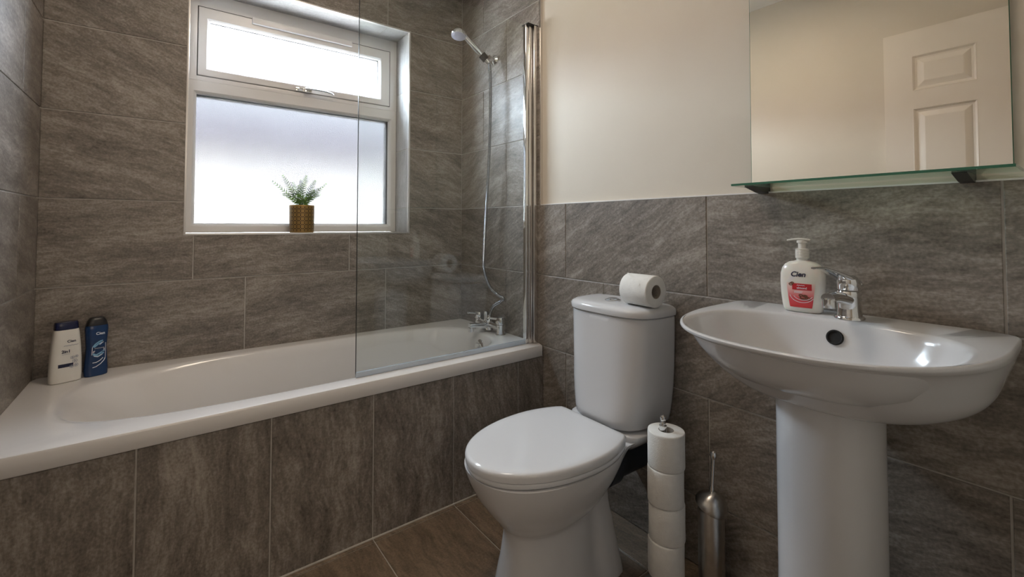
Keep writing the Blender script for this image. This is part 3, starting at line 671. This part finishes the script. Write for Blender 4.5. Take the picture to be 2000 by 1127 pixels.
loft(b, rg); bs = part('basin', b, MT['ceramic'], wb, smooth=60)
b = B(); hwp = lambda k, z: [Vector((-.185 + sup(2 * pi * i / 60, .097 * k, .092 * k, 2.2)[0], WY + sup(2 * pi * i / 60, .097 * k, .092 * k, 2.2)[1], z)) for i in range(60)]
loft(b, [hwp(1.06, 0), hwp(1.06, .01), hwp(1.03, .06), hwp(1.0, .3), hwp(1.0, .55), hwp(1.0, .700)]); part('pedestal', b, MT['ceramic'], wb, smooth=50)
on = Vector((-.95, 0, .30)).normalized(); oc = Vector((-.1275, WY + .004, .781))
b = B(); lathe(b, [(.0162, -.008), (.0162, .0025), (.0145, .0035), (.0125, .0030), (.0120, .0005), (.003, .0002)], oc, on, 36); part('overflow_hole', b, mat('overflow_black', (.004, .004, .004), .7), bs, 'black overflow hole')
b = B(); lathe(b, [(.024, 0), (.024, .003), (.018, .0045)], (-.25, WY, WZ - .1165), n=32); part('waste_plug', b, MT['chrome'], bs)

# ------------------------------------------------------------------ basin tap
TX, TYb = -.078, -1.796
bt = empty('basin_mixer_tap', (TX, TYb, WZ), 'chrome single-lever mixer tap on the washbasin', 'tap')
b = B(); lathe(b, [(.0285, 0), (.0285, .004), (.026, .007)], (TX, TYb, WZ), n=36)
def bod(z, rx, ry, dx, n=2.3): return [Vector((TX + dx + sup(2 * pi * i / 36, rx, ry, n)[0], TYb + sup(2 * pi * i / 36, rx, ry, n)[1], WZ + z)) for i in range(36)]
loft(b, [bod(.006, .0235, .0235, 0), bod(.02, .0225, .022, .001), bod(.035, .0225, .0215, .001), bod(.048, .0235, .0215, 0), bod(.058, .024, .022, 0), bod(.062, .0225, .021, 0)])
part('tap_body', b, MT['chrome'], bt, smooth=50)
b = B()
tube(b, smooth_path([(TX, TYb, WZ + .040), (TX - .035, TYb + .002, WZ + .048), (TX - .075, TYb + .004, WZ + .054), (TX - .108, TYb + .006, WZ + .054)], 6), lambda s: .0160 - .003 * s, 20, flat=.85)
lathe(b, [(.0125, 0), (.0125, .018), (.010, .02)], (TX - .100, TYb + .006, WZ + .034), n=24); part('spout', b, MT['chrome'], bt)
b = B(); rg = []
loft(b, [bod(.064, .021, .020, 0), bod(.066, .0225, .0215, 0), bod(.082, .0225, .0215, -.001), bod(.092, .019, .019, -.004), bod(.097, .010, .012, -.008)])
def levp(s):
    x = TX + .006 - .130 * s; z = WZ + .080 + .034 * min(1, s * 1.3) ** .8 + .003 * s
    return x, z
for k in range(17):
    s = k / 16; x, z = levp(s); w = .0190 * (1 - s) ** .8 + .0048; th = .0060 * (1 - s) ** 1.5 + .0022
    rg.append([Vector((x, TYb + sup(2 * pi * i / 16, w, th, 2.4)[0] + .026 * s, z + sup(2 * pi * i / 16, w, th, 2.4)[1])) for i in range(16)])
loft(b, rg); part('lever', b, MT['chrome'], bt, smooth=50)

# ------------------------------------------------------------------ bottles
class Bottle:
    """flattened bottle: superellipse sections; surf() gives its front face so that labels lie on it"""
    def __init__(s, name, loc, yaw, label, tab, m, n=3.2, tx=1.0):
        s.root = empty(name, loc, label, 'bottle'); s.root.rotation_euler = (0, 0, yaw); s.tab = tab; s.n = n
        b = B(); zs = []
        z0, z1 = tab[0][0], tab[-1][0]
        for p, q in zip(tab, tab[1:]):
            kk = max(1, int((q[0] - p[0]) / .006))
            for i in range(kk): zs.append(p[0] + (q[0] - p[0]) * i / kk)
        zs.append(z1)
        loft(b, [s.ring(z) for z in zs]); s.obj('body', b, m)
    def sec(s, z):
        t_ = s.tab
        if z <= t_[0][0]: return t_[0][1:]
        for p, q in zip(t_, t_[1:]):
            if z <= q[0]:
                f = (z - p[0]) / (q[0] - p[0]); return tuple(lerp(a, c, f) for a, c in zip(p[1:], q[1:]))
        return t_[-1][1:]
    def ring(s, z, k=1.0, N_=56):
        w, d = s.sec(z)[:2]; return [Vector((sup(2 * pi * i / N_, w * k, d * k, s.n)[0], sup(2 * pi * i / N_, w * k, d * k, s.n)[1], z)) for i in range(N_)]
    def surf(s, x, z, lift=.0004):
        w, d = s.sec(z)[:2]; return Vector((x, -d * max(0, 1 - min(1, abs(x) / w) ** s.n) ** (1 / s.n) - lift, z))
    def obj(s, name, b, m, label=None, parent=None, smooth=40):
        bmesh.ops.recalc_face_normals(b, faces=b.faces); me = bpy.data.meshes.new(name); b.to_mesh(me); b.free(); me.materials.append(m)
        me.shade_smooth(); me.set_sharp_from_angle(angle=radians(smooth))
        o = bpy.data.objects.new(name, me); COL.objects.link(o); o.parent = parent or s.root
        if label: o['label'] = label
        return o
    def text(s, txt, x, z, size, m, bold=0.0, lift=.0006, name='lettering', shear=0):
        b = text_mesh(txt, size, bold); bmesh.ops.subdivide_edges(b, edges=b.edges, cuts=1)
        for v in b.verts: v.co = s.surf(x + v.co.x + shear * v.co.y, z + v.co.y, lift)
        return s.obj(name, b, m)
    def patch(s, name, fn, m, nu=16, nv=10, lift=.0004, label=None):
        """fn(u,v)->(x,z) on the front face"""
        b = B(); uvl = b.loops.layers.uv.new('UVMap')
        g = [[(b.verts.new(s.surf(*fn(i / nu, j / nv), lift)), i / nu, j / nv) for i in range(nu + 1)] for j in range(nv + 1)]
        for j in range(nv):
            for i in range(nu):
                q = (g[j][i], g[j][i + 1], g[j + 1][i + 1], g[j + 1][i]); f = b.faces.new([v[0] for v in q])
                for lp, v in zip(f.loops, q): lp[uvl].uv = (v[1], v[2])
        return s.obj(name, b, m, label)
    def strokes(s, name, segs, w, m, lift=.0006, label=None):
        b = B()
        for pts in segs:
            k = len(pts)
            for (x0, z0), (x1, z1) in zip(pts, pts[1:]):
                d = Vector((x1 - x0, z1 - z0)); 
                if d.length < 1e-6: continue
                nrm = Vector((-d.y, d.x)).normalized() * w / 2
                f = b.faces.new([b.verts.new(s.surf(px, pz, lift)) for px, pz in ((x0 + nrm.x, z0 + nrm.y), (x0 - nrm.x, z0 - nrm.y), (x1 - nrm.x, z1 - nrm.y), (x1 + nrm.x, z1 + nrm.y))])
        return s.obj(name, b, m, label)
rect = lambda x0, x1, z0, z1: (lambda u, v: (lerp(x0, x1, u), lerp(z0, z1, v)))
arc = lambda cx, cz, rx, rz, a0, a1, n=12: [(cx + rx * cos(radians(lerp(a0, a1, i / n))), cz + rz * sin(radians(lerp(a0, a1, i / n)))) for i in range(n + 1)]
# white shampoo bottle
w1 = Bottle('shampoo_bottle', (-1.556, -.096, RZ + .0005), .36, 'cream white shampoo bottle with navy cap on the bath corner, left of the blue one',
    [(0, .036, .018), (.002, .0385, .0205), (.02, .0395, .022), (.07, .0385, .022), (.12, .0355, .0215), (.155, .032, .020), (.166, .0305, .019), (.169, .029, .018)], MT['white_plastic'])
b = B(); cr = lambda z, w, d: [Vector((sup(2 * pi * i / 48, w, d, 3.2)[0], sup(2 * pi * i / 48, w, d, 3.2)[1], z)) for i in range(48)]
loft(b, [cr(.169, .0285, .0185), cr(.170, .0295, .0190), cr(.190, .0285, .0180), cr(.1935, .0265, .016), cr(.1945, .018, .010)]); w1.obj('cap', b, MT['navy'], 'navy blue flip cap')
w1.text('Cien', .009, .128, .0115, MT['ink_navy'], .0003)
line = lambda x0, x1, z, n=9: [[(lerp(x0, x1, k / n), z + (.0006 if k % 2 else -.0006)) for k in range(n + 1)]]
w1.strokes('small_print', line(-.010, .026, .1185), .0016, MT['ink_grey'])
w1.text('2in1', -.004, .096, .0125, MT['ink_navy'], .0005); w1.strokes('small_print', line(-.014, .006, .0915), .0010, MT['ink_grey'])
w1.patch('label_band', rect(-.022, .014, .050, .0610), MT['ink_navy'], 10, 3)
fl = []
for (cx, cz, rr) in ((.018, .066, .0075), (.010, .050, .006), (.021, .052, .0065), (.012, .078, .006), (.022, .080, .005)):
    for k in range(5):
        a = 72 * k; fl.append(arc(cx + rr * .5 * cos(radians(a)), cz + rr * .5 * sin(radians(a)), rr * .45, rr * .32, 0, 360, 8))
w1.strokes('flower_print', fl, .0010, MT['ink_grey'])
# blue shower gel
w2 = Bottle('shower_gel_bottle', (-1.4845, -.070, RZ + .0005), .34, 'dark blue shower gel bottle with black cap on the bath corner beside the white one',
    [(0, .028, .016), (.002, .0305, .018), (.02, .0315, .019), (.06, .0285, .0185), (.095, .0265, .018), (.13, .029, .0185), (.155, .0305, .0185), (.166, .0295, .018), (.169, .028, .017)], MT['blue_plastic'], 2.8)
b = B(); loft(b, [cr(.169, .0275, .0175), cr(.170, .0285, .018), (cr(.184, .0245, .0165)), cr(.193, .0190, .013), cr(.1955, .016, .010)]); w2.obj('cap', b, MT['black'], 'black tapered cap')
w2.text('Cien', .006, .138, .0125, MT['ink_white'], .0003)
w2.strokes('splash_print', [[(-.013, .098), (-.006, .108), (.004, .115), (.013, .117)], [(-.010, .097), (.000, .106), (.010, .111)], [(-.013, .076), (-.004, .071), (.006, .076), (.018, .083)], [(-.012, .072), (.002, .066), (.016, .076)]], .0042, MT['ink_sky'])
w2.strokes('foam_print', [[(-.013, .080), (.018, .086)], [(-.012, .0835), (.018, .0895)], [(-.010, .068), (.000, .064), (.012, .071)], [(-.013, .046), (-.004, .046), (.006, .051), (.014, .059)], [(-.013, .030), (-.004, .032), (.008, .040), (.017, .050), (.020, .058)], [(.004, .104), (.014, .112)]], .0022, MT['ink_white'], .0008)
w2.strokes('frame_line', [[(-.014, .098), (-.015, .072)]], .0013, MT['ink_white'], .0008); w2.strokes('frame_line', [[(.0205, .108), (.0205, .060), (.019, .052)]], .0013, MT['ink_white'], .0008)
w2.patch('label_band', rect(-.011, .020, .0905, .0955), MT['ink_navy'], 10, 3, .0011)
w2.strokes('small_print', line(-.008, .016, .093, 7), .0009, MT['ink_white'], .0015)
# soap dispenser
sp_ = Bottle('soap_dispenser', (-.066, -1.700, WZ + .0005), -pi / 2 + .10, 'pearly white liquid soap bottle with pump and pink label on the washbasin', 
    [(0, .036, .018), (.003, .0395, .0215), (.015, .0425, .0235), (.04, .0455, .0245), (.07, .0468, .0245), (.09, .0462, .0238), (.104, .0425, .022), (.113, .0365, .0195), (.119, .0275, .0165), (.1215, .0165, .0135), (.123, .0135, .013)], MT['soap'], 2.7)
b = B(); lathe(b, [(.0125, .121), (.0125, .127), (.0145, .128), (.0145, .131)], n=30); sp_.obj('neck', b, MT['soap'])
b = B()
pr = [(.0148, .131)]
for k in range(6): pr += [(.0150, .1315 + k * .003), (.0141, .133 + k * .003)]
pr += [(.0148, .150), (.0105, .152)]
lathe(b, pr, n=40); cw = noisy(mat('pump_plastic', rough=.25), (.70, .67, .62), (.74, .71, .66), 12)
co_ = sp_.obj('pump_collar', b, cw)
b = B(); lathe(b, [(.0085, .150), (.0085, .164), (.0115, .165), (.0115, .170), (.009, .172)], n=30)
rg = []
for k in range(13):
    s = k / 12; x = .018 - .050 * s; z = .1715 + .003 * sin(pi * s) - .001 * s
    w = .0085 * sin(pi * min(1, .12 + s * .88)) ** .5 + .002 if s < .55 else lerp(.0085, .0035, (s - .55) / .45); rg.append([Vector((x, sup(2 * pi * i / 16, w, .0032, 2.2)[0], z + sup(2 * pi * i / 16, w, .0032 - .001 * s, 2.2)[1])) for i in range(16)])
loft(b, rg); sp_.obj('pump_head', b, cw)
sp_.text('Cien', -.004, .085, .0165, MT['ink_navy'], .0005, shear=.2)
def lab(u, v):
    z = lerp(.012, .070, v); w = lerp(.0225, .0295, v ** .8); return (lerp(-w, w, u) + .001, z + .003 * sin(pi * u) * (1 - v) * 0)
sp_.patch('label', lab, MT['pink'], 18, 14, label='pink to red soap label'); LB = COL.objects[-1]
sp_.patch('label_band', lambda u, v: (lerp(-.016 - (.004 if v > .5 else 0) * 0, .024, u), lerp(.0535, .0685, v)), MT['ink_red'], 12, 4, .0008, 'deep red label band')
sp_.strokes('small_print', line(-.006, .010, .0645, 8), .0011, MT['ink_white'], .0012); sp_.text('almond', .004, .0562, .0070, MT['ink_white'], .0001, lift=.0012)
sp_.strokes('blossom_print', [arc(-.019, .066, .004, .0025, 0, 360), arc(-.016, .069, .003, .002, 0, 360)], .0022, MT['ink_brown'], .0010)
sp_.strokes('almond_print', [arc(.008, .036, .008, .004, 0, 360), arc(.006, .037, .006, .0025, 0, 360), arc(.016, .034, .005, .003, 0, 360), arc(.002, .041, .004, .002, 0, 360), arc(.010, .040, .005, .002, 0, 360)], .0022, MT['ink_brown'], .0010)
sp_.strokes('label_swirl', [arc(.004, .046, .026, .022, 195, 330, 16), arc(.006, .044, .020, .014, 200, 340, 16), [(-.012, .0495), (.006, .0495)], [(-.012, .0470), (.004, .0470)]], .0012, MT['ink_white'], .0011)

for o in list(COL.objects):   # what is printed on the soap label belongs to the label
    if o.parent == sp_.root and o.name.split('.')[0] in ('label_band', 'almond_print', 'blossom_print', 'label_swirl'): o.parent = LB

# ------------------------------------------------------------------ fern in patterned pot
PX, PYY = -.806, .075
pf = empty('potted_fern', (PX, PYY, WZ0 + .0015), 'small green fern in a gold and brown patterned pot on the window sill', 'plant')
zb = WZ0 + .0022
b = B(); uvl = b.loops.layers.uv.new('UVMap'); n = 64
prof = [(.001, .0), (.0485, 0), (.0505, .002), (.0515, .02), (.0522, .06), (.0525, .100), (.0525, .1215), (.0515, .1235), (.0495, .1225), (.049, .100)]
g = [[b.verts.new((PX + r_ * cos(2 * pi * i / n), PYY + r_ * sin(2 * pi * i / n), zb + z)) for i in range(n)] for r_, z in prof]
for j in range(len(prof) - 1):
    for i in range(n):
        f = b.faces.new((g[j][i], g[j][(i + 1) % n], g[j + 1][(i + 1) % n], g[j + 1][i]))
        for lp, (ii, jj) in zip(f.loops, ((i, j), (i + 1, j), (i + 1, j + 1), (i, j + 1))): lp[uvl].uv = (ii / n, prof[jj][1] / .1235)
part('pot', b, MT['pot'], pf)
b = B(); lathe(b, [(.0492, .108), (.03, .113), (.005, .115)], (PX, PYY, zb), n=40); part('soil', b, MT['soil'], pf)
def frond(tip, lift, seed, wid=.030):
    rn = random.Random(seed); base = Vector((PX + rn.uniform(-.015, .015), PYY + rn.uniform(-.015, .015), zb + .110)); tip = Vector(tip)
    mid = base.lerp(tip, .5) + Vector((0, 0, lift)); P = [((1 - s) ** 2) * base + 2 * s * (1 - s) * mid + s * s * tip for s in [i / 15 for i in range(16)]]
    b = B(); tube(b, P, lambda s: .0012 * (1 - s) + .0003, 6)
    side0 = (tip - base).cross(Vector((.25 * rn.uniform(-1, 1), -1, .25)));
    for i in range(2, 15):
        s = i / 15; d = (P[min(i + 1, 15)] - P[i - 1]).normalized(); side = side0 - d * side0.dot(d); side.normalize(); up = side.cross(d)
        ln = wid * (max(0, sin(pi * min(1, .22 + s * .78))) ** .7) * (1 - .35 * s) + .002
        for sg in (-1, 1):
            dr = (side * sg + d * .75 + up * rn.uniform(-.15, .15)).normalized(); w = d * .0030 * (1 - .4 * s)
            p0 = P[i]; q = [p0 - w * .6, p0 + dr * ln * .45 - w * .95 - up * .0015, p0 + dr * ln - up * .003 + d * .002, p0 + dr * ln * .45 + w * .95 - up * .0015, p0 + w * .6]
            c1, c2 = p0 + up * .0006, p0 + dr * ln * .5 + up * .0008
            vs = [b.verts.new(x) for x in q]; m1, m2 = b.verts.new(c1), b.verts.new(c2)
            b.faces.new((vs[0], vs[1], m2, m1)); b.faces.new((vs[1], vs[2], m2)); b.faces.new((m2, vs[2], vs[3])); b.faces.new((m1, m2, vs[3], vs[4]))
    part('frond', b, MT['leaf'], pf, smooth=0)
for i, (dx, dy, dz, lf) in enumerate([(-.132, -.01, .118, .004), (-.082, .02, .150, .025), (-.060, -.03, .085, .02), (.012, -.03, .148, .035), (.002, .035, .135, .02), (-.020, -.02, .100, .02), (.062, .01, .132, .03), (.108, -.01, .120, .000), (.075, -.03, .055, .035), (-.090, -.03, .050, .035), (.045, -.04, .075, .03), (.085, .03, .095, .02), (-.035, .04, .12, .02)]):
    frond((PX + dx, PYY + dy, zb + .121 + dz * .95), lf, i, .024 if abs(dx) < .1 else .019)

# ------------------------------------------------------------------ mirror and shelf
MY0, MY1, MZ0 = -2.041, -1.5525, 1.1415
mi = empty('wall_mirror', (PB, (MY0 + MY1) / 2, MZ0), 'frameless rectangular wall mirror above the washbasin reflecting the door', 'mirror')
b = B(); box(b, .0006, .0050, MY0, MY1, MZ0, 1.90); part('backing', b, MT['green_edge'], mi); 
b = B(); box(b, .0001, .0006, MY0 + .0012, MY1 - .0012, MZ0 + .0012, 1.899); part('silvered_face', b, MT['mirror'], mi, smooth=0)
for z in (1.3, 1.7):
    b = B(); box(b, .005, PB, -1.95, -1.65, z, z + .04); part('fixing', b, MT['black'], mi)
sf = empty('glass_shelf', (-.06, -1.80, 1.129), 'thin green-tinged glass shelf on two black brackets under the mirror', 'shelf')
b = B(); box(b, -.118, .004, -2.052, -1.556, 1.1285, 1.1335, .0008, seg=1); part('shelf_pane', b, MT['green_glass'], sf, smooth=0)
b = B(); box(b, -.1189, -.1182, -2.0525, -1.5555, 1.1283, 1.1337); box(b, -.118, .004, -2.0528, -2.0521, 1.1283, 1.1337); box(b, -.118, .004, -1.5559, -1.5552, 1.1283, 1.1337)
part('polished_edge', b, MT['green_edge'], sf, 'dark green polished edge')
for y in (-1.587, -1.978):
    b = B(); vs = []
    for yy in (y - .011, y + .011):
        vs.append([b.verts.new((x, yy, z)) for x, z in ((PB, 1.1105), (PB, 1.1282), (-.088, 1.1282), (-.090, 1.1262), (-.03, 1.1145))])
    b.faces.new(vs[0]); b.faces.new(vs[1])
    for i in range(5): b.faces.new((vs[0][i], vs[0][(i + 1) % 5], vs[1][(i + 1) % 5], vs[1][i]))
    box(b, -.050, .004, y - .011, y + .011, 1.1338, 1.1368, .001)
    part('bracket', b, MT['black'], sf, smooth=0)

# ------------------------------------------------------------------ door leaf, open flat along the left wall
DW0, DW1, DXF = -2.237, -1.475, -1.610
dr = bpy.data.objects.new('door_1', None); COL.objects.link(dr); dr['kind'] = 'structure'; dr.location = (DXF, DW0, 0)
b = B(); xs = [DW0, DW0 + .108, DW0 + .108 + .223, DW1 - .108 - .223, DW1 - .108, DW1]; zsn = [.012, .23, .79, .90, 1.598, 1.685, 1.858, 1.985]
box(b, DXF - .037, DXF - .012, DW0, DW1, .012, 1.985)
for i in range(5):
    for j in range(7):
        if i in (1, 3) and j in (1, 3, 5):
            y0, y1, z0, z1 = xs[i], xs[i + 1], zsn[j], zsn[j + 1]
            R4 = lambda k, x: [Vector((x, y0 + k, z0 + k)), Vector((x, y1 - k, z0 + k)), Vector((x, y1 - k, z1 - k)), Vector((x, y0 + k, z1 - k))]
            loft(b, [R4(0, DXF - .001), R4(.002, DXF), R4(.010, DXF - .009), R4(.018, DXF - .010), R4(.040, DXF - .003), R4(.044, DXF - .002)], False, True)
        else:
            box(b, DXF - .0121, DXF - .0005, xs[i], xs[i + 1], zsn[j], zsn[j + 1])
part('door_leaf', b, MT['door'], dr, smooth=0)
b = B(); box(b, DXF - .0005, DXF + .006, DW1 - .075, DW1 - .035, .93, 1.09, .002); tube(b, [(DXF + .005, DW1 - .055, 1.03), (DXF + .045, DW1 - .055, 1.03)], .009, 16); tube(b, smooth_path([(DXF + .043, DW1 - .055, 1.03), (DXF + .050, DW1 - .075, 1.03), (DXF + .050, DW1 - .165, 1.028)], 5), .009, 16)
part('door_handle', b, MT['chrome'], dr)

# ------------------------------------------------------------------ added ceiling fill lamp, out of view
for nm, (x, y), lb in (('ceiling_fill_lamp', (-.85, -1.0), 'unseen round ceiling lamp added as fill light in front of the bath'),):
    cl_ = empty(nm, (x, y, CEIL), lb, 'lamp')
    b = B(); lathe(b, [(.165, 0), (.17, -.01), (.165, -.03), (.155, -.03)], (x, y, CEIL - .0005), n=48); part('fill_lamp_base', b, MT['upvc'], cl_)
    b = B(); lathe(b, [(.153, -.030), (.150, -.045), (.12, -.058), (.05, -.062)], (x, y, CEIL - .0005), n=48); part('diffuser', b, MT['lamp'], cl_)
